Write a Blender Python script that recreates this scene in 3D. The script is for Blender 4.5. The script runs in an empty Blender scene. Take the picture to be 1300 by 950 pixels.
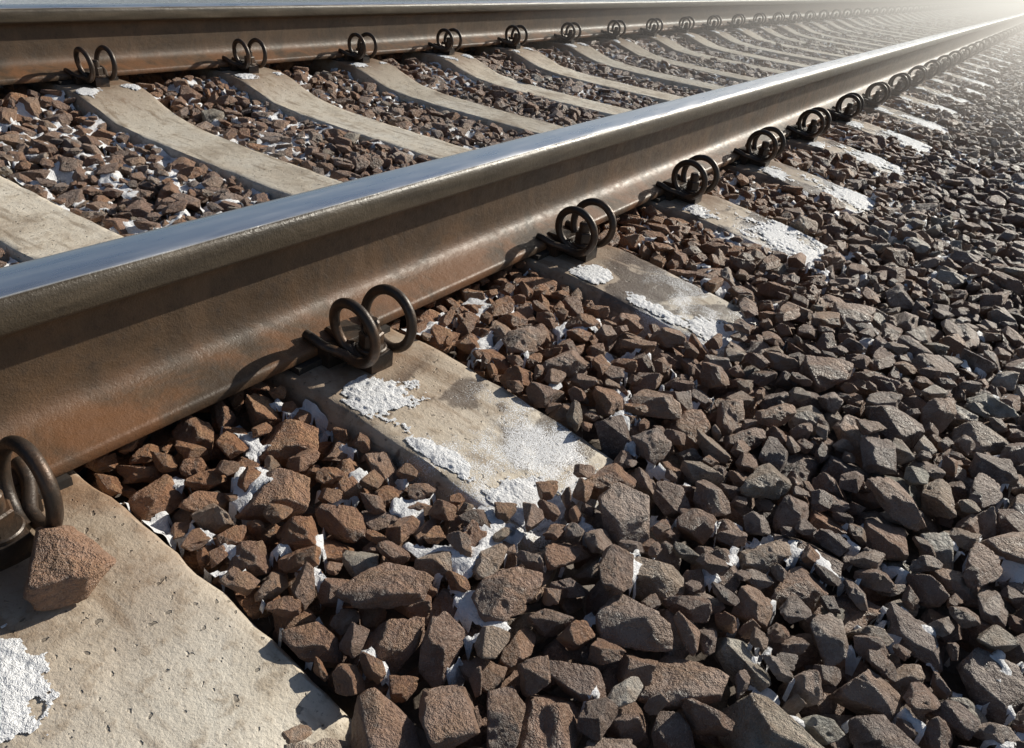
import bpy, math, random
import numpy as np
from mathutils import Matrix, Vector, Euler
rng=np.random.default_rng(7); random.seed(7)
scene=bpy.context.scene
scene.view_settings.view_transform='Standard'
try: scene.view_settings.look='None'
except Exception: pass
scene.view_settings.exposure=0
S=.5231; X0=-.4328; GY=1.595; WS=.10
def sx(k): return X0+k*S+(-.043 if k==1 else 0)+(.02 if k==0 else 0)
KMIN,KMAX=-6,115
# ------------------------------------------------------------ helpers
def link(o): scene.collection.objects.link(o); return o
def mesh_obj(name,v,f,mats,smooth=True,link_it=True):
    m=bpy.data.meshes.new(name); m.from_pydata([tuple(map(float,a)) for a in v],[],[tuple(map(int,a)) for a in f]); m.update()
    for mt in mats: m.materials.append(mt)
    if smooth: m.polygons.foreach_set('use_smooth',[True]*len(m.polygons))
    o=bpy.data.objects.new(name,m)
    if link_it: link(o)
    return o
def sstep(a,b,x):
    t=np.clip((x-a)/(b-a),0,1); return t*t*(3-2*t)
def vnoise(x,y,sc,seed):
    r=np.random.default_rng(seed).random((257,257))
    u=x/sc+100.3; v=y/sc+57.7
    i=np.floor(u).astype(int); j=np.floor(v).astype(int); fu=u-i; fv=v-j
    fu=fu*fu*(3-2*fu); fv=fv*fv*(3-2*fv)
    i%=256; j%=256
    return (r[i,j]*(1-fu)+r[i+1,j]*fu)*(1-fv)+(r[i,j+1]*(1-fu)+r[i+1,j+1]*fu)*fv
def fbm(x,y,sc,seed,o=4):
    t=0;a=1;n=0
    for q in range(o):
        t=t+a*vnoise(x,y,sc/2**q,seed+q); n+=a; a*=.55
    return t/n
LAT=np.random.default_rng(99).random((33,33,33))
def vn3(p):
    i=np.floor(p).astype(int); f=p-i; f=f*f*(3-2*f); i%=32
    r=0
    for dx in(0,1):
        for dy in(0,1):
            for dz in(0,1):
                w=(f[:,0] if dx else 1-f[:,0])*(f[:,1] if dy else 1-f[:,1])*(f[:,2] if dz else 1-f[:,2])
                r=r+w*LAT[i[:,0]+dx,i[:,1]+dy,i[:,2]+dz]
    return r-.5
# ------------------------------------------------------------ materials
class NT:
    def __init__(s,name):
        s.m=bpy.data.materials.new(name); s.m.use_nodes=True; s.t=s.m.node_tree; s.n=s.t.nodes; s.l=s.t.links
        s.b=s.n['Principled BSDF']
    def new(s,ty,**k):
        n=s.n.new(ty)
        for a,b in k.items(): setattr(n,a,b)
        return n
    def inp(s,sock,v):
        if isinstance(v,bpy.types.NodeSocket): s.l.new(v,sock)
        elif v is not None: sock.default_value=v
    def noise(s,vec,scale,detail=6,rough=.6,w=None,dist=0):
        n=s.new('ShaderNodeTexNoise'); 
        if w is not None: n.noise_dimensions='4D'; s.inp(n.inputs['W'],w)
        s.inp(n.inputs['Vector'],vec); n.inputs['Scale'].default_value=scale; n.inputs['Detail'].default_value=detail
        n.inputs['Roughness'].default_value=rough; n.inputs['Distortion'].default_value=dist
        return n.outputs['Fac']
    def ramp(s,f,st,interp='LINEAR'):
        n=s.new('ShaderNodeValToRGB'); s.l.new(f,n.inputs[0]); e=n.color_ramp.elements; n.color_ramp.interpolation=interp
        while len(e)<len(st): e.new(.5)
        for i,(p,c) in enumerate(st):
            e[i].position=p; e[i].color=(*c,1) if isinstance(c,tuple) else (c,c,c,1)
        return n.outputs['Color']
    def mix(s,f,a,b,mode='MIX'):
        n=s.new('ShaderNodeMix',data_type='RGBA',blend_type=mode); s.inp(n.inputs[0],f)
        s.inp(n.inputs[6],(*a,1) if isinstance(a,tuple) else a); s.inp(n.inputs[7],(*b,1) if isinstance(b,tuple) else b)
        return n.outputs[2]
    def math(s,op,a,b=None,c=None,clamp=False):
        n=s.new('ShaderNodeMath',operation=op,use_clamp=clamp); s.inp(n.inputs[0],a)
        if b is not None: s.inp(n.inputs[1],b)
        if c is not None: s.inp(n.inputs[2],c)
        return n.outputs[0]
    def mr(s,v,a,b,c=0,d=1):
        n=s.new('ShaderNodeMapRange',interpolation_type='SMOOTHSTEP'); s.inp(n.inputs[0],v)
        n.inputs[1].default_value=a;n.inputs[2].default_value=b;n.inputs[3].default_value=c;n.inputs[4].default_value=d
        return n.outputs[0]
    def bump(s,h,st,dist,nrm=None):
        n=s.new('ShaderNodeBump'); n.inputs['Strength'].default_value=st; n.inputs['Distance'].default_value=dist
        s.l.new(h,n.inputs['Height']); 
        if nrm is not None: s.l.new(nrm,n.inputs['Normal'])
        return n.outputs[0]
    def fin(s,col,rough,nrm=None,metal=None,spec=None):
        s.inp(s.b.inputs['Base Color'],(*col,1) if isinstance(col,tuple) else col); s.inp(s.b.inputs['Roughness'],rough)
        if nrm is not None: s.l.new(nrm,s.b.inputs['Normal'])
        if metal is not None: s.inp(s.b.inputs['Metallic'],metal)
        if spec is not None: s.inp(s.b.inputs['Specular IOR Level'],spec)
        return s.m
def mat_stone():
    t=NT('crushed_stone'); tc0=t.new('ShaderNodeTexCoord').outputs['Object']
    tint=t.new('ShaderNodeAttribute',attribute_type='INSTANCER',attribute_name='tint').outputs['Fac']
    rust=t.new('ShaderNodeAttribute',attribute_type='INSTANCER',attribute_name='rust').outputs['Fac']
    frost_glare=t.new('ShaderNodeAttribute',attribute_type='INSTANCER',attribute_name='frost_glare').outputs['Fac']
    va=t.new('ShaderNodeVectorMath',operation='ADD'); t.l.new(tc0,va.inputs[0]); t.l.new(t.math('MULTIPLY',tint,71.),va.inputs[1]); tc=va.outputs[0]
    base=t.ramp(tint,[(0,(.18,.148,.137)),(.2,(.36,.29,.26)),(.38,(.34,.22,.17)),(.52,(.50,.43,.38)),(.66,(.24,.185,.17)),(.8,(.46,.325,.25)),(.92,(.39,.385,.33)),(1,(.66,.61,.54))])
    n1=t.noise(tc,2.0,4,.6,None,.3); n2=t.noise(tc,12,4,.7); n3=t.noise(tc,55,1.5,.7)
    c=t.mix(t.mr(n1,.38,.66),base,t.mix(1.,base,(.55,.49,.46),'MULTIPLY'))
    c=t.mix(t.math('MULTIPLY',t.mr(n2,.5,.75),.55),c,(.58,.50,.43))
    c=t.mix(t.math('MULTIPLY',t.mr(n3,.58,.72),.45),c,(.66,.61,.55))
    c=t.mix(t.math('MULTIPLY',t.mr(n3,.42,.3),.55),c,(.06,.05,.043))
    rc=t.ramp(n1,[(.3,(.20,.085,.04)),(.5,(.41,.20,.10)),(.7,(.54,.32,.18))])
    rf=t.math('MULTIPLY',rust,t.mr(n2,.2,.6,.5,1.),clamp=True)
    c=t.mix(rf,c,rc)
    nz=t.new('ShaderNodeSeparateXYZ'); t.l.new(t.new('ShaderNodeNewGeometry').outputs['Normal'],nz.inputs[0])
    ff=t.math('MULTIPLY',t.math('MULTIPLY',frost_glare,t.mr(nz.outputs['Z'],.1,.9)),t.mr(t.math('ADD',n2,t.math('MULTIPLY',n3,.4)),.55,.85),clamp=True)
    c=t.mix(ff,c,(.88,.83,.82))  # upward faces tinted pale: frost plus a painted glare wash
    h=t.math('ADD',t.math('MULTIPLY',n1,.8),t.math('ADD',t.math('MULTIPLY',n2,.42),t.math('MULTIPLY',n3,.12)))
    nr=t.bump(h,.7,.075)
    return t.fin(c,t.mr(n2,.3,.7,.34,.62),nr,spec=.55)
def mat_concrete():
    t=NT('weathered_concrete'); g=t.new('ShaderNodeNewGeometry'); P=g.outputs['Position']
    sp=t.new('ShaderNodeSeparateXYZ'); t.l.new(P,sp.inputs[0])
    rnd=t.new('ShaderNodeObjectInfo').outputs['Random']
    n1=t.noise(P,7,7,.6,None,.4); n2=t.noise(P,38,6,.7); n3=t.noise(P,260,3,.7)
    mp=t.new('ShaderNodeMapping'); mp.inputs['Scale'].default_value=(1,.15,1); t.l.new(P,mp.inputs[0]); st=t.noise(mp.outputs[0],45,5,.6)
    c=t.ramp(n1,[(.28,(.42,.34,.255)),(.45,(.70,.62,.505)),(.7,(.82,.765,.665))])
    c=t.mix(t.mr(n2,.50,.66,0,.6),c,(.38,.30,.215))
    c=t.mix(t.mr(st,.53,.68,0,.65),c,(.27,.20,.135))
    c=t.mix(t.mr(n3,.58,.72,0,.65),c,(.2,.155,.11))
    c=t.mix(t.mr(n3,.42,.25,0,.35),c,(.84,.8,.72))
    yy=t.math('MINIMUM',t.math('ABSOLUTE',sp.outputs['Y']),t.math('ABSOLUTE',t.math('SUBTRACT',sp.outputs['Y'],GY)))
    rf=t.math('MULTIPLY',t.mr(yy,.42,.09,0,1),t.mr(n1,.3,.6,.25,.95),clamp=True)
    c=t.mix(rf,c,(.25,.145,.08))
    wn=t.math('ADD',t.noise(P,6.5,3,.5,None,.8),t.math('MULTIPLY',t.math('SUBTRACT',n2,.5),.12))
    wet=t.math('MULTIPLY',t.mr(wn,.465,.505),t.mr(sp.outputs['Y'],-.15,-.19))
    wet=t.math('MULTIPLY',wet,t.mr(sp.outputs['X'],-.3,-.2,.15,1.))
    c=t.mix(t.math('MULTIPLY',wet,.88),c,t.mix(1.,c,(.34,.325,.33),'MULTIPLY'))
    c=t.mix(1.,c,t.ramp(rnd,[(0,.8),(1,1.1)]),'MULTIPLY')
    pit=t.mr(t.noise(P,120,2,.4),.33,.27)
    c=t.mix(t.math('MULTIPLY',pit,.6),c,(.12,.1,.08))
    fn=t.noise(P,11,4,.6); fs=t.noise(P,620,2,.6)
    fz=t.math('MULTIPLY',t.mr(fn,.42,.60),t.mr(sp.outputs['Y'],-.2,-.40))
    fz=t.math('MULTIPLY',fz,t.mr(sp.outputs['X'],-.3,-.15))
    fm=t.mr(t.math('ADD',fs,t.math('MULTIPLY',fz,.24)),.58,.68)
    fm=t.math('MULTIPLY',fm,t.mr(fz,.03,.2),clamp=True)
    c=t.mix(t.math('MULTIPLY',fm,.85),c,(.88,.89,.92))
    h=t.math('ADD',t.math('MULTIPLY',n2,1.),t.math('ADD',t.math('MULTIPLY',n3,.35),t.math('MULTIPLY',pit,-.6)))
    h=t.math('ADD',h,t.math('MULTIPLY',fm,.25))
    nr=t.bump(h,.7,.0035)
    r=t.math('SUBTRACT',t.mr(n2,.3,.7,.5,.72),t.math('MULTIPLY',wet,.32))
    return t.fin(c,r,nr,spec=.5)
def mat_rail():
    t=NT('rusty_rail_steel'); g=t.new('ShaderNodeNewGeometry'); P=g.outputs['Position']
    sp=t.new('ShaderNodeSeparateXYZ'); t.l.new(P,sp.inputs[0]); sn=t.new('ShaderNodeSeparateXYZ'); t.l.new(g.outputs['Normal'],sn.inputs[0])
    mp=t.new('ShaderNodeMapping'); mp.inputs['Scale'].default_value=(.12,1,1); t.l.new(P,mp.inputs[0])
    mp2=t.new('ShaderNodeMapping'); mp2.inputs['Scale'].default_value=(1,1,.3); t.l.new(P,mp2.inputs[0])
    n1=t.noise(P,9,6,.65,None,.5); n2=t.noise(P,70,5,.7); n3=t.noise(P,420,2,.7); st=t.noise(mp.outputs[0],60,4,.6); dr=t.noise(mp2.outputs[0],22,4,.6)
    c=t.ramp(n1,[(.3,(.060,.040,.026)),(.5,(.10,.064,.038)),(.7,(.145,.086,.047))])
    c=t.mix(t.mr(n2,.5,.72,0,.6),c,(.045,.031,.022))
    c=t.mix(t.mr(dr,.52,.72,0,.45),c,(.18,.112,.065))
    c=t.mix(t.mr(n3,.62,.72,0,.5),c,(.03,.02,.014))
    foot=t.mr(sp.outputs['Z'],.06,.018,0,.75)
    c=t.mix(t.math('MULTIPLY',foot,t.mr(n1,.38,.6)),c,(.21,.095,.042))
    head=t.mr(sp.outputs['Z'],.137,.142,0,1)
    hc=t.ramp(st,[(.3,(.05,.039,.027)),(.55,(.085,.065,.043)),(.75,(.125,.095,.063))])
    c=t.mix(head,c,hc)
    edge=t.math('ADD',sn.outputs['Z'],t.math('MULTIPLY',t.math('SUBTRACT',st,.5),.14))
    top=t.math('MULTIPLY',t.mr(edge,.80,.92),t.mr(sp.outputs['Z'],.165,.17))
    sc=t.ramp(st,[(.3,(.86,.88,.9)),(.7,(.96,.97,.98))])
    c=t.mix(top,c,sc)
    rr=t.mix(head,t.mr(n2,.3,.7,.42,.62),t.mr(st,.3,.7,.32,.46)); r=t.mix(top,rr,t.ramp(st,[(.3,.22),(.7,.42)]))
    h=t.math('ADD',t.math('MULTIPLY',n2,.6),t.math('ADD',t.math('MULTIPLY',n3,.3),t.math('MULTIPLY',n1,1.2)))
    h=t.math('MULTIPLY',h,t.math('SUBTRACT',1.,t.math('MULTIPLY',top,.93)))
    nr=t.bump(h,.6,.0026)
    return t.fin(c,r,nr,metal=t.math('MULTIPLY',top,.95),spec=.5)
def mat_clip():
    t=NT('oxidised_spring_steel'); P=t.new('ShaderNodeNewGeometry').outputs['Position']
    n1=t.noise(P,28,5,.65); n2=t.noise(P,260,4,.7)
    c=t.ramp(n1,[(.3,(.028,.022,.018)),(.52,(.055,.038,.027)),(.7,(.12,.066,.036))])
    c=t.mix(t.mr(n2,.55,.75,0,.5),c,(.15,.075,.04))
    nr=t.bump(t.math('ADD',n1,t.math('MULTIPLY',n2,.6)),.5,.0016)
    return t.fin(c,t.mr(n2,.3,.7,.32,.5),nr,metal=.25,spec=.6)
def mat_rubber():
    t=NT('rubber_pad'); P=t.new('ShaderNodeNewGeometry').outputs['Position']; n=t.noise(P,80,5,.6)
    return t.fin(t.ramp(n,[(.3,(.018,.016,.015)),(.7,(.05,.038,.03))]),.75,t.bump(n,.3,.002))
def mat_snow():
    t=NT('snow'); P=t.new('ShaderNodeNewGeometry').outputs['Position']
    n1=t.noise(P,30,4,.6); n2=t.noise(P,420,3,.75); n3=t.noise(P,140,3,.6)
    c=t.ramp(n3,[(.25,(.74,.76,.82)),(.42,(.9,.91,.94)),(1,(.94,.94,.96))])
    c=t.mix(t.mr(n1,.64,.8,0,.25),c,(.42,.36,.31))
    nr=t.bump(t.math('ADD',n3,t.math('MULTIPLY',n2,.8)),.85,.005)
    return t.fin(c,.45,nr,spec=.5)
def mat_ground():
    t=NT('ballast_bed_and_snowfield'); P=t.new('ShaderNodeNewGeometry').outputs['Position']
    sp=t.new('ShaderNodeSeparateXYZ'); t.l.new(P,sp.inputs[0])
    vor=t.new('ShaderNodeTexVoronoi'); t.l.new(P,vor.inputs['Vector']); vor.inputs['Scale'].default_value=22
    sh=t.new('ShaderNodeSeparateColor'); t.l.new(vor.outputs['Color'],sh.inputs[0])
    n1=t.noise(P,3,6,.6); n2=t.noise(P,60,6,.7); n3=t.noise(P,.6,5,.6)
    c=t.ramp(sh.outputs[0],[(0,(.10,.08,.065)),(.5,(.2,.16,.13)),(1,(.32,.28,.25))])
    c=t.mix(t.mr(n2,.4,.7,0,.6),c,(.07,.052,.04))
    c=t.mix(t.mr(n1,.57,.64,0,.9),c,(.8,.82,.86))
    d=t.math('ABSOLUTE',t.math('SUBTRACT',sp.outputs['Y'],.8))
    d=t.math('ADD',d,t.math('MULTIPLY',t.math('SUBTRACT',n3,.5),2.))
    c=t.mix(t.mr(d,3.2,4.2),c,t.mix(t.mr(n1,.6,.75),(.82,.84,.88),(.25,.2,.13)))
    nr=t.bump(t.math('ADD',vor.outputs['Distance'],t.math('MULTIPLY',n2,.3)),.7,.02)
    return t.fin(c,.85,nr)
M_ST=mat_stone();M_CO=mat_concrete();M_RA=mat_rail();M_CL=mat_clip();M_RU=mat_rubber();M_SN=mat_snow();M_GR=mat_ground()
# ------------------------------------------------------------ sleeper profile
PY=np.array([-.475,-.46,-.40,-.30,-.21,-.17,.17,.21,.27,.34,.45,.60,.7975])
PZ=np.array([-.060,-.053,-.040,-.026,-.014,-.010,-.010,-.017,-.036,-.056,-.066,-.070,-.071])
def ztop(y):
    y=np.asarray(y,float); ym=np.where(y>GY/2,GY-y,y)
    r=0
    for o in(-.02,-.01,0,.01,.02): r=r+np.interp(ym+o,PY,PZ)
    return r/5
def whalf(y):
    y=np.asarray(y,float); ym=np.where(y>GY/2,GY-y,y)
    return np.interp(ym,[-.475,-.1,.25,.5,.8],[.100,.102,.100,.088,.086])
def make_sleeper(seed):
    r=np.random.default_rng(seed)
    ys=np.concatenate([np.array([-.475,-.472,-.468,-.46]),np.linspace(-.44,GY+.44,150),np.array([GY+.46,GY+.468,GY+.472,GY+.475])])
    us=np.array([-1.,-.985,-.96,-.93,-.8,-.6,-.4,-.2,0,.2,.4,.6,.8,.93,.96,.985,1.])
    v=[];f=[];ncol=len(us)+4
    for iy,y in enumerate(ys):
        e=min(y+.475,GY+.475-y); rd=max(0,.015-e)**2/.015*.8 ; z=float(ztop(y)); w=float(whalf(y))
        yo=0
        j=(fbm(np.array([y]),np.array([seed*3.]),.05,5,3)[0]-.5)*.009; j2=(fbm(np.array([y]),np.array([seed*7.+9]),.04,6,3)[0]-.5)*.009
        end=-1 if y<GY/2 else 1
        first=iy==0; last=iy==len(ys)-1
        yb=y+(end*.03 if (iy<4 or iy>=len(ys)-4) else 0)
        v+= [(-w-.05,yb,-.23),(-w-.012+j,y+(end*.008 if first or last else 0),z-.05-rd)]
        for u in us:
            dz=-.010*max(0,(abs(u)-.93)/.07)**1.7 
            ch=(vnoise(np.array([y+u]),np.array([seed*5.+u]),.03,8)[0]-.5)*.0025
            v.append((u*w+(j if u<0 else j2)*abs(u),y,z+dz-rd+ch))
        v+= [(w+.012+j2,y+(end*.008 if first or last else 0),z-.05-rd),(w+.05,yb,-.23)]
    n=len(ys)
    for i in range(n-1):
        for j in range(ncol-1):
            a=i*ncol+j; f.append((a,a+1,a+ncol+1,a+ncol))
    f.append(tuple(range(ncol))); f.append(tuple((n-1)*ncol+j for j in range(ncol))[::-1])
    nb=len(f)
    for yc in(0,GY):
        b=len(v)
        for z in(-.011,-.0008):
            v+= [(-.085,yc-.083,z),(.085,yc-.083,z),(.085,yc+.083,z),(-.085,yc+.083,z)]
        f+= [(b+4,b+5,b+6,b+7)]+[(b+i,b+(i+1)%4,b+4+(i+1)%4,b+4+i) for i in range(4)]
    m=bpy.data.meshes.new('concrete_sleeper'); m.from_pydata(v,[],f); m.materials.append(M_CO); m.materials.append(M_RU)
    mi=np.zeros(len(f),int); mi[nb:]=1; m.polygons.foreach_set('material_index',mi)
    m.polygons.foreach_set('use_smooth',[True]*len(f)); m.update()
    import bmesh
    bm=bmesh.new(); bm.from_mesh(m); bmesh.ops.recalc_face_normals(bm,faces=bm.faces); bm.to_mesh(m); bm.free()
    m.set_sharp_from_angle(angle=math.radians(40))
    return m
SM=[make_sleeper(i) for i in range(4)]
for k in range(KMIN,KMAX):
    o=bpy.data.objects.new('concrete_sleeper',SM[(k*7+k//3)%4]); link(o)
    o.location=(sx(k),0,0)
# ------------------------------------------------------------ rails
half=[(.015,.1797),(.0235,.1790),(.029,.1778),(.033,.1755),(.0355,.1720),(.0368,.167),(.0374,.160),(.0377,.147),(.0372,.1445),(.0355,.1425),(.030,.1395),(.018,.1345),(.0135,.1315),(.011,.127),(.0097,.121),(.009,.110),(.009,.09),(.009,.07),(.0097,.055),(.0115,.045),(.0150,.0375),(.021,.0315),(.030,.027),(.045,.022),(.070,.0152),(.0735,.0138),(.075,.011),(.075,.002),(.074,.0)]
prof=[(0,.18)]+half+[(0,0)]+[(-y,z) for y,z in half[::-1]]
def make_rail(yc):
    xs=np.concatenate([np.arange(-4,8,.1),np.arange(8,62,1.)]); n=len(prof);v=[];f=[]
    for x in xs:
        for y,z in prof: v.append((x,y,z))
    for i in range(len(xs)-1):
        for j in range(n):
            a=i*n+j;b=i*n+(j+1)%n; f.append((a,b,b+n,a+n))
    f.append(tuple(range(n))[::-1]); f.append(tuple((len(xs)-1)*n+j for j in range(n)))
    o=mesh_obj('rail',v,f,[M_RA]); o.data.set_sharp_from_angle(angle=math.radians(42)); o.location=(0,yc,0)
make_rail(0); make_rail(GY)
# ------------------------------------------------------------ spring clip
def tube(path,r,seg=14):
    P=np.array(path,float); T=np.gradient(P,axis=0); T/=np.linalg.norm(T,axis=1)[:,None]
    up=np.array([0,0,1.]); 
    if abs(T[0]@up)>.9: up=np.array([0,1.,0])
    nrm=np.cross(T[0],up); nrm/=np.linalg.norm(nrm); v=[];f=[]
    for i in range(len(P)):
        nrm=nrm-T[i]*(nrm@T[i]); nrm/=np.linalg.norm(nrm); b=np.cross(T[i],nrm)
        for a in range(seg):
            t=2*math.pi*a/seg; v.append(P[i]+r*(math.cos(t)*nrm+math.sin(t)*b))
    for i in range(len(P)-1):
        for a in range(seg):
            f.append((i*seg+a,i*seg+(a+1)%seg,(i+1)*seg+(a+1)%seg,(i+1)*seg+a))
    f.append(tuple(range(seg))[::-1]); f.append(tuple((len(P)-1)*seg+a for a in range(seg)))
    return v,f
def prism(pts,z0,z1,bev=.0015):
    n=len(pts); c=np.mean(pts,axis=0); v=[];f=[]
    for z,s in((z0,1),(z1-bev,1),(z1,0)):
        for p in pts:
            q=np.array(p); 
            if s==0:
                d=c-q; q=q+d/np.linalg.norm(d)*bev
            v.append((q[0],q[1],z))
    for r in range(2):
        for i in range(n): f.append((r*n+i,r*n+(i+1)%n,(r+1)*n+(i+1)%n,(r+1)*n+i))
    f.append(tuple(range(2*n,3*n))); f.append(tuple(range(n))[::-1]); return v,f
def smoothpath(P,it=2):
    P=[np.array(p,float) for p in P]
    for _ in range(it):
        Q=[P[0]]
        for a,b in zip(P[:-1],P[1:]): Q+= [a*.75+b*.25,a*.25+b*.75]
        Q.append(P[-1]); P=Q
    return P
def make_clip():
    V=[];F=[]
    def add(vf):
        b=len(V); V.extend([tuple(map(float,p)) for p in vf[0]]); F.extend([tuple(i+b for i in q) for q in vf[1]])
    R=.0405; zc=.0475
    ring=[]
    for i in range(0,65):
        t=i/64; a=-math.pi*.5-math.radians(-22)-t*math.radians(388)+0
        x=.036-.012*t
        ring.append((x+ .004*math.sin(a), R*math.cos(a), zc+R*math.sin(a)))
    head=[(.050,.070,.024),(.049,.056,.022),(.044,.036,.0135)]
    tail=[(.016,.020,.012),(.006,.030,.014),(0,.033,.015)]
    path=smoothpath(head,1)[:-1]+ring+smoothpath(tail,1)
    full=smoothpath(path,1); mir=[(-p[0],p[1],p[2]) for p in full][::-1]
    add(tube(full[:-1]+mir,.0069))
    hexp=[(.0165*math.cos(math.pi/3*i+.3),.0165*math.sin(math.pi/3*i+.3)) for i in range(6)]
    circ=lambda r,n=24:[(r*math.cos(2*math.pi*i/n),r*math.sin(2*math.pi*i/n)) for i in range(n)]
    add(prism(circ(.021),.015,.0195)); add(prism(hexp,.0195,.040,.002)); add(prism(circ(.0105),.040,.058,.003))
    add(prism([(-.019,-.022),(.019,-.022),(.021,.025),(-.021,.025)],-.012,.015,.004))
    add(prism([(-.048,.028),(.048,.028),(.048,.0495),(-.048,.0495)],-.012,.014,.004))
    add(prism([(-.022,.020),(.022,.020),(.019,.070),(-.019,.070)],.0135,.0245,.003))
    o=mesh_obj('rail_clip',V,F,[M_CL],link_it=False); o.data.set_sharp_from_angle(angle=math.radians(38)); return o.data
CM=make_clip()
for k in range(KMIN,KMAX):
    for y,rz in((-.126,0),(.126,math.pi),(GY-.126,0),(GY+.126,math.pi)):
        o=bpy.data.objects.new('rail_clip',CM); link(o); jr=random.uniform
        o.location=(sx(k)+jr(-.003,.003),y,0); o.rotation_euler=(jr(-.03,.03),jr(-.03,.03),rz+jr(-.05,.05))
# ------------------------------------------------------------ stones
import bmesh
bm=bmesh.new(); bmesh.ops.create_icosphere(bm,subdivisions=5,radius=1); ICO=np.array([v.co[:] for v in bm.verts]); ICOF=[tuple(v.index for v in f.verts) for f in bm.faces]; bm.free()
ICO/=np.linalg.norm(ICO,axis=1)[:,None]
NP=34; PROT=[]; col=bpy.data.collections.new('crushed_stone_shapes')
for i in range(NP):
    r=np.random.default_rng(100+i); n=r.integers(7,13)
    N=r.normal(size=(n,3)); N/=np.linalg.norm(N,axis=1)[:,None]
    N=np.vstack([N,-N[:3]+r.normal(size=(3,3))*.25]); N/=np.linalg.norm(N,axis=1)[:,None]
    N=np.vstack([N,np.eye(3),-np.eye(3)]); d=np.concatenate([r.uniform(.46,.80,n),r.uniform(.50,.76,3),np.full(6,.93)])
    q=np.clip(ICO@N.T/d,1e-4,None); p=75.
    rad=(q**p).sum(1)**(-1/p)
    pt=ICO*rad[:,None]
    nz=vn3(pt*1.7+i*5.3)*.07+vn3(pt*4.1+i*3.1)*.05+vn3(pt*9+i)*.028+vn3(pt*22+i)*.014
    ch=np.clip(vn3(pt*2.6+i*9.7)-.15,0,1)*-.55
    pt=pt*(1+nz+ch)[:,None]*np.array([1,r.uniform(.66,.92),r.uniform(.46,.74)])
    pt-=(pt.max(0)+pt.min(0))/2; pt/= (pt.max(0)-pt.min(0)).max()
    PROT.append(pt)
    m=bpy.data.meshes.new('crushed_stone'); m.from_pydata(pt.tolist(),[],ICOF); m.materials.append(M_ST)
    m.polygons.foreach_set('use_smooth',[True]*len(ICOF)); m.update()
    o=bpy.data.objects.new('crushed_stone_%03d'%i,m); col.objects.link(o)
CS=.004
T=[]
for i in range(460):
    pi=int(rng.integers(NP)); u=rng.random()
    D=rng.uniform(.020,.034) if u<.28 else (rng.uniform(.036,.058) if u<.86 else rng.uniform(.060,.084))
    tilt=abs(rng.normal(0,.46)); ax=rng.uniform(0,2*math.pi)
    R=Matrix.Rotation(rng.uniform(0,2*math.pi),3,'Z')@Matrix.Rotation(tilt,3,Vector((math.cos(ax),math.sin(ax),0)))@Matrix.Rotation(rng.uniform(0,2*math.pi),3,'Z')@(Matrix.Rotation(math.pi,3,'X') if rng.random()<.5 else Matrix.Identity(3))
    P=(PROT[pi]*D)@np.array(R).T
    ij=np.floor(P[:,:2]/CS).astype(int); lo=ij.min(0); ij-=lo; sh=ij.max(0)+1
    bot=np.full(sh,9.); top=np.full(sh,-9.)
    np.minimum.at(bot,(ij[:,0],ij[:,1]),P[:,2]); np.maximum.at(top,(ij[:,0],ij[:,1]),P[:,2])
    T.append((pi,D,tuple(R.to_euler('XYZ')),lo,sh,bot,top,P[:,2].max()))
XA=X0-1.5*S; XB=X0+9.5*S; YA=-1.5; YB=1.53
nx=int((XB-XA)/CS); ny=int((YB-YA)/CS)
gx=XA+(np.arange(nx)+.5)*CS; gy=YA+(np.arange(ny)+.5)*CS
def Tlev(y):
    ym=np.where(y>GY/2,GY-y,y)
    return np.interp(ym,[-2.2,-1.3,-.9,-.55,-.40,-.2,-.09,.09,.2,.35,.55,.8],[-.22,-.070,-.044,-.034,-.030,-.020,-.018,-.026,-.042,-.068,-.078,-.078])
TL=Tlev(gy)[None,:]+(fbm(gx[:,None]+0*gy[None,:],0*gx[:,None]+gy[None,:],.35,31,2)-.5)*.035
cap=np.full(ny,1.); cap[np.abs(gy)<.085]=-.004; cap[np.abs(gy-GY)<.085]=-.004
TLc=np.minimum(TL,cap[None,:])
H=TLc-.060
for k in range(-3,12):
    dx=np.abs(gx-sx(k))[:,None]; w=whalf(gy)[None,:]; zt=ztop(gy)[None,:]
    hs=zt-np.clip(dx-w,0,None)*4; hs=np.where((gy>-.48)[None,:],hs,-9); H=np.maximum(H,hs)
    on=(dx<w-.004)&(gy>-.455)[None,:]; H[on]+=.02      # keeps loose stones off the sleeper tops
for a in (-.126,.126,GY-.126):
    for k in range(-3,12):
        mm=(np.abs(gx-sx(k))[:,None]<.055)&(np.abs(gy-a)[None,:]<.05); H[mm]=np.maximum(H[mm],.06)
inst=[];rec=[]
def drop(t,i,j):
    b=t[5]; sh=t[4]
    return float((H[i:i+sh[0],j:j+sh[1]]-b).max())
NTRY=46000
rt=rng.integers(0,len(T),NTRY); ri=rng.random(NTRY); rj=rng.random(NTRY)
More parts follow.
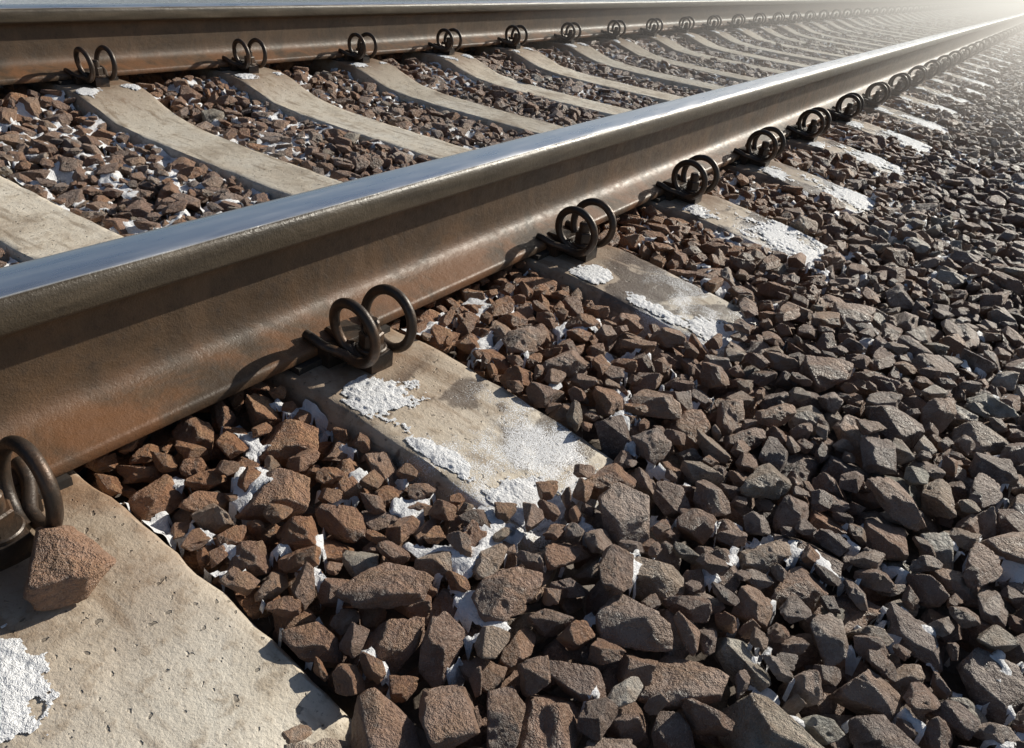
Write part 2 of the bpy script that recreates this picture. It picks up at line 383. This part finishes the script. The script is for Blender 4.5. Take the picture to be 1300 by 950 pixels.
for n in range(NTRY):
    t=T[rt[n]]; sh=t[4]; mi=nx-sh[0]-1; mj=ny-sh[1]-1
    i=int(ri[n]*mi); j=int(rj[n]*mj); z=drop(t,i,j); st=3
    for it in range(6):
        best=None
        for di,dj in((st,0),(-st,0),(0,st),(0,-st)):
            a=i+di;b=j+dj
            if 0<=a<mi and 0<=b<mj:
                zz=drop(t,a,b)
                if zz<z-.0005: z=zz;best=(a,b)
        if best is None:
            if st==1: break
            st=1
        else: i,j=best
    ci=i-t[3][0]; cj=j-t[3][1]; ci=min(max(ci,0),nx-1); cj=min(max(cj,0),ny-1)
    if z+t[7]>TL[ci,cj]+.013+.010*(t[1]>.055) or z+t[7]>cap[j:j+sh[1]].min(): continue
    sl=H[i:i+sh[0],j:j+sh[1]]; np.maximum(sl,z+t[6],out=sl)
    inst.append((XA+(i-t[3][0])*CS,YA+(j-t[3][1])*CS,z,rt[n])); rec.append((i,j))
vis=[]
for (x,y,z,ti_),(i,j) in zip(inst,rec):     # drop stones buried completely under others
    t=T[ti_]; sh=t[4]; ok=t[6]>-1
    fr=((z+t[6])[ok]>H[i:i+sh[0],j:j+sh[1]][ok]-.003).mean()
    vis.append(fr>.03)
inst=np.array(inst)[np.array(vis)]
def expand(A):
    out=[A]
    L=4*S
    for b in range(1,13):
        s=A[(A[:,0]>=X0+5.5*S)&(A[:,0]<X0+9.5*S)].copy(); s[:,0]+=L*b; out.append(s)
    s=A[(A[:,0]>=X0+1.5*S)&(A[:,0]<X0+5.5*S)].copy(); s[:,0]-=L+S; 
    out.append(s[s[:,0]<XA])
    B=np.vstack(out)
    m=B[(B[:,1]<.0)].copy(); m[:,1]=GY-m[:,1]; m=m[m[:,1]>1.52]
    e=B[(B[:,1]<-.8)].copy(); e[:,1]-=.7; e=e[e[:,1]<-1.49]; e[:,2]+=Tlev(e[:,1])-Tlev(e[:,1]+.7)
    return np.vstack([B,m,e])
A=expand(inst)
ts=[i for i,t in enumerate(T) if t[1]>.079]
A=np.vstack([A,np.array([(sx(0)+.012,-.192,float(ztop(-.19))+.021,ts[2])])])
n=len(A); ti=A[:,3].astype(int)
me=bpy.data.meshes.new('ballast_gravel'); me.vertices.add(n); me.vertices.foreach_set('co',A[:,:3].ravel())
def attr(nm,ty,d,key):
    a=me.attributes.new(nm,ty,'POINT'); a.data.foreach_set(key,np.ascontiguousarray(d).ravel())
attr('pick','INT',np.array([T[i][0] for i in ti],dtype=np.int32),'value')
attr('rot','FLOAT_VECTOR',np.array([T[i][2] for i in ti],dtype=np.float32),'vector')
attr('size','FLOAT',np.array([T[i][1] for i in ti],dtype=np.float32),'value')
attr('tint','FLOAT',rng.random(n).astype(np.float32),'value')
yy=A[:,1]; dr=np.minimum(np.abs(yy+.02),np.abs(yy-GY)); rust=np.clip(1.15-dr/.62,0,1)
rust=np.where((yy>0)&(yy<GY),np.maximum(rust*.75,.38),np.maximum(rust,.16))
rust=np.clip(rust+rng.normal(0,.2,n),0,.95).astype(np.float32); rust[-1]=.5
attr('rust','FLOAT',rust,'value')
attr('frost_glare','FLOAT',(np.clip((A[:,0]-1.2)/4,0,1)*.9*np.clip(.35+rng.random(n),0,1)).astype(np.float32),'value')  # pale frost raised with distance, so stone colour also carries the far glare
me.materials.append(M_ST); me.update()
bo=link(bpy.data.objects.new('ballast_gravel',me))
ng=bpy.data.node_groups.new('scatter_stones','GeometryNodeTree')
ng.interface.new_socket('Geometry',in_out='INPUT',socket_type='NodeSocketGeometry'); ng.interface.new_socket('Geometry',in_out='OUTPUT',socket_type='NodeSocketGeometry')
gi=ng.nodes.new('NodeGroupInput'); go=ng.nodes.new('NodeGroupOutput'); ip=ng.nodes.new('GeometryNodeInstanceOnPoints')
ci=ng.nodes.new('GeometryNodeCollectionInfo'); ci.inputs['Collection'].default_value=col; ci.inputs['Separate Children'].default_value=True; ci.inputs['Reset Children'].default_value=True
def na(nm,ty):
    q=ng.nodes.new('GeometryNodeInputNamedAttribute'); q.data_type=ty; q.inputs['Name'].default_value=nm
    return [o for o in q.outputs if o.enabled and o.name=='Attribute'][0]
er=ng.nodes.new('FunctionNodeEulerToRotation'); L=ng.links.new
L(gi.outputs[0],ip.inputs['Points']); L(ci.outputs[0],ip.inputs['Instance']); ip.inputs['Pick Instance'].default_value=True
L(na('pick','INT'),ip.inputs['Instance Index']); L(na('rot','FLOAT_VECTOR'),er.inputs[0]); L(er.outputs[0],ip.inputs['Rotation']); L(na('size','FLOAT'),ip.inputs['Scale'])
L(ip.outputs[0],go.inputs[0])
md=bo.modifiers.new('stones','NODES'); md.node_group=ng
# ------------------------------------------------------------ snow in the crevices
def box(a,r):
    for ax in(0,1):
        p=np.pad(a,[(r+1,r) if q==ax else (0,0) for q in(0,1)],mode='edge'); c=np.cumsum(p,axis=ax)
        a=(np.take(c,range(2*r+1,c.shape[ax]),axis=ax)-np.take(c,range(0,c.shape[ax]-2*r-1),axis=ax))/(2*r+1)
    return a
Hc=np.minimum(H,TL+.02)
Bl=box(box(Hc,3),4)[:nx,:ny]
GX=gx[:,None]+0*gy[None,:]; GYY=0*gx[:,None]+gy[None,:]
nzz=fbm(GX,GYY,.034,201,3)*.60+fbm(GX,GYY,.24,221,2)*.27+fbm(GX,GYY,.012,231,2)*.13
ymm=np.where(gy>GY/2,GY-gy,gy)
thr=np.interp(ymm,[-1.5,-.9,-.6,-.42,-.2,.1,.3,.8],[.60,.605,.61,.565,.535,.52,.53,.545])[None,:]
thr=thr-np.interp(gx,[.9,4.5],[0,.05])[:,None]+np.where((GYY<-.5)&(GX<.5),.022,0)
thr=thr-np.where((GYY>.75)&(GX<1.2),.03,0)
mk=nzz-thr
mk=mk-(np.abs(GYY)<.08)*.2
t=sstep(-.03,.03,mk)
SZ=Bl-.036+.0370*t+(fbm(GX,GYY,.010,301,2)-.5)*.008
keep=(mk>-.03)&(SZ>Hc-.03)
for k in range(-3,12): keep&=~((np.abs(GX-sx(k))<whalf(gy)[None,:]+.004)&(GYY>-.48))
def grid_mesh(ia,ib):
    kk=keep[ia:ib]; q=kk[:-1,:-1]&kk[1:,:-1]&kk[:-1,1:]&kk[1:,1:]
    idx=np.full(kk.shape,-1); used=np.zeros(kk.shape,bool)
    used[:-1,:-1]|=q;used[1:,:-1]|=q;used[:-1,1:]|=q;used[1:,1:]|=q
    idx[used]=np.arange(used.sum())
    v=np.stack([GX[ia:ib][used],GYY[ia:ib][used],SZ[ia:ib][used]],1)
    f=np.stack([idx[:-1,:-1][q],idx[1:,:-1][q],idx[1:,1:][q],idx[:-1,1:][q]],1)
    return v,f
def np_mesh(name,v,f):
    m=bpy.data.meshes.new(name); m.vertices.add(len(v)); m.vertices.foreach_set('co',v.astype(np.float32).ravel())
    m.loops.add(len(f)*4); m.loops.foreach_set('vertex_index',f.astype(np.int32).ravel()); m.polygons.add(len(f))
    m.polygons.foreach_set('loop_start',np.arange(0,len(f)*4,4,dtype=np.int32))
    try: m.polygons.foreach_set('loop_total',np.full(len(f),4,dtype=np.int32))
    except Exception: pass
    m.polygons.foreach_set('use_smooth',np.ones(len(f),bool)); m.materials.append(M_SN); m.update(calc_edges=True); m.validate(); return m
v,f=grid_mesh(0,nx); link(bpy.data.objects.new('snow_patches',np_mesh('snow_patches',v,f)))
ia=int((X0+5.5*S-XA)/CS); v,f=grid_mesh(ia,nx); mfar=np_mesh('snow_patches_far',v,f)
for b in range(1,13):
    o=link(bpy.data.objects.new('snow_patches',mfar)); o.location=(4*S*b,0,0)
# ------------------------------------------------------------ snow / frost lying on the sleepers
def blob(X,Y,x,y,rx,ry): return 1-np.sqrt(((X-x)/rx)**2+((Y-y)/ry)**2)
VV=[];FF=[];off=0
for k in range(-2,44):
    res=.0012 if k<2 else (.002 if k<4 else (.004 if k<9 else .008))
    c=sx(k)
    for (ya,yb) in ((-.462,-.14),(GY-.34,GY-.14),(.13,.3)):
        if ya>0 and k<3: res2=.003
        else: res2=res
        xs=np.arange(-.094,.0945,res2)
        ys=np.arange(ya,yb,res2); X=xs[:,None]+0*ys[None,:]; Y=0*xs[:,None]+ys[None,:]
        big=fbm(X+k*3.1,Y,.06,401,3)-.5; fine=fbm(X+k*3.1,Y,.005,411,2)-.5; med=fbm(X+k*3.1,Y,.018,421,2)-.5
        if ya<-.4:
            if k==1:
                m=np.maximum.reduce([blob(X,Y,-.050,-.185,.055,.055),blob(X,Y,-.072,-.29,.018,.06),blob(X,Y,-.055,-.42,.05,.04),blob(X,Y,.0,-.452,.055,.014)])*.4-.02
                m=m+big*.4+fine*.24+med*.28
            elif k==0:
                m=blob(X,Y,-.09,-.24,.058,.07)*.7+big*.4+fine*.2+med*.3
            elif k==2:
                m=np.maximum(blob(X,Y,-.035,-.42,.055,.05),blob(X,Y,-.07,-.32,.022,.07))*.4+big*.4+fine*.3+med*.3-.03
                m=np.maximum(m,blob(X,Y,-.06,-.18,.045,.035)*.6+big*.4+fine*.3)
            else:
                a=rng.uniform(-.05,.05); m=np.maximum(blob(X,Y,a,-.40,.10,.12),blob(X,Y,-.05,-.17,.05,.04))*.45+big*.9+fine*.5+med*.5+min(k,12)*.014-.03
        else:
            yc=.17 if ya<.2 else GY-.17
            m=np.maximum(blob(X,Y,-.06,yc,.045,.04),blob(X,Y,.07,yc,.025,.03))*.5+big*1.+fine*.4-.05
        u=X/whalf(Y); m=m-sstep(.86,.98,np.abs(u))*.4
        if k%3==0 and ya>0: m=m-.12
        th=np.clip(m,-.02,.3)*.011
        Z=ztop(Y)+.0010+th+(fine*.0006)*(m>0)
        kk=m>-.0; q=kk[:-1,:-1]&kk[1:,:-1]&kk[:-1,1:]&kk[1:,1:]
        if not q.any(): continue
        used=np.zeros(kk.shape,bool); used[:-1,:-1]|=q;used[1:,:-1]|=q;used[:-1,1:]|=q;used[1:,1:]|=q
        idx=np.full(kk.shape,-1); idx[used]=np.arange(used.sum())+off
        VV.append(np.stack([X[used]+c,Y[used],Z[used]],1)); FF.append(np.stack([idx[:-1,:-1][q],idx[1:,:-1][q],idx[1:,1:][q],idx[:-1,1:][q]],1)); off+=used.sum()
link(bpy.data.objects.new('snow_on_sleepers',np_mesh('snow_on_sleepers',np.vstack(VV),np.vstack(FF))))
# ------------------------------------------------------------ ground
xs=[-400,-100,-20,-5,-2,0,2,5,10,20,27,29,31,40,80,200,600]
ysg=[-600,-100,-30,-8,-5,-3.2,-2.4,-1.6,-1.2,-.8,-.4,0,.4,.8,1.2,1.6,2,2.4,2.8,3.2,4,4.8,6.6,9.6,32,100,600]
v=[];f=[]
for x in xs:
    for y in ysg:
        ym=GY-y if y>GY/2 else y
        if ym>=-2.2: z=float(Tlev(np.array([ym]))[0])-.065+(.05 if x>=29 else 0)
        else: z=float(np.interp(ym,[-600,-5,-3.2,-2.4,-2.2],[-.9,-.9,-.75,-.33,-.285]))
        v.append((x,y,z))
for i in range(len(xs)-1):
    for j in range(len(ysg)-1):
        a=i*len(ysg)+j; f.append((a,a+len(ysg),a+len(ysg)+1,a+1))
mesh_obj('ground',v,f,[M_GR],smooth=False)
# ------------------------------------------------------------ scattering volume added down the line to imitate lens glare
hm=bpy.data.materials.new('glare_scatter'); hm.use_nodes=True; hn=hm.node_tree.nodes
hn.remove(hn['Principled BSDF']); vs=hn.new('ShaderNodeVolumeScatter'); vs.inputs['Density'].default_value=.16; vs.inputs['Anisotropy'].default_value=.74; vs.inputs['Color'].default_value=(1,.92,.89,1)
hm.node_tree.links.new(vs.outputs[0],hn['Material Output'].inputs['Volume'])
bx=[(2.6,-12,-1.2),(90,-12,-1.2),(90,14,-1.2),(2.6,14,-1.2),(2.6,-12,.85),(90,-12,.85),(90,14,.85),(2.6,14,.85)]
hz=mesh_obj('glare_haze',bx,[(3,2,1,0),(4,5,6,7),(0,1,5,4),(1,2,6,5),(2,3,7,6),(3,0,4,7)],[hm],smooth=False)
# ------------------------------------------------------------ light
PHI=math.radians(17.5); EL=math.radians(28)
sd=Vector((math.cos(PHI)*math.cos(EL),-math.sin(PHI)*math.cos(EL),math.sin(EL)))
sun=bpy.data.lights.new('sun','SUN'); sun.energy=5.; sun.angle=math.radians(.5); sun.color=(1,.94,.82)
so=link(bpy.data.objects.new('sun',sun)); so.rotation_euler=sd.to_track_quat('Z','Y').to_euler(); so.location=sd*30
w=bpy.data.worlds.new('World'); scene.world=w; w.use_nodes=True
sk=w.node_tree.nodes.new('ShaderNodeTexSky'); sk.sky_type='NISHITA'; sk.sun_disc=False; sk.sun_elevation=EL; sk.sun_rotation=math.pi/2+PHI
bg=w.node_tree.nodes['Background']; bg.inputs[1].default_value=.06; w.node_tree.links.new(sk.outputs[0],bg.inputs[0])
# ------------------------------------------------------------ camera
yaw,pit,rol=.5397,-.54,.1293
d=Vector((math.cos(pit)*math.cos(yaw),math.cos(pit)*math.sin(yaw),math.sin(pit)))
r=Vector((math.sin(yaw),-math.cos(yaw),0)); u=r.cross(d)
r2=r*math.cos(rol)+u*math.sin(rol); u2=-r*math.sin(rol)+u*math.cos(rol)
cam=bpy.data.cameras.new('camera'); co=link(bpy.data.objects.new('camera',cam))
M=Matrix((r2,u2,-d)).transposed().to_4x4(); M.translation=Vector((-.588,-.7276,.5151)); co.matrix_world=M
cam.sensor_width=36; cam.lens=949.97/1300*36; cam.clip_start=.01; cam.clip_end=2000
scene.camera=co
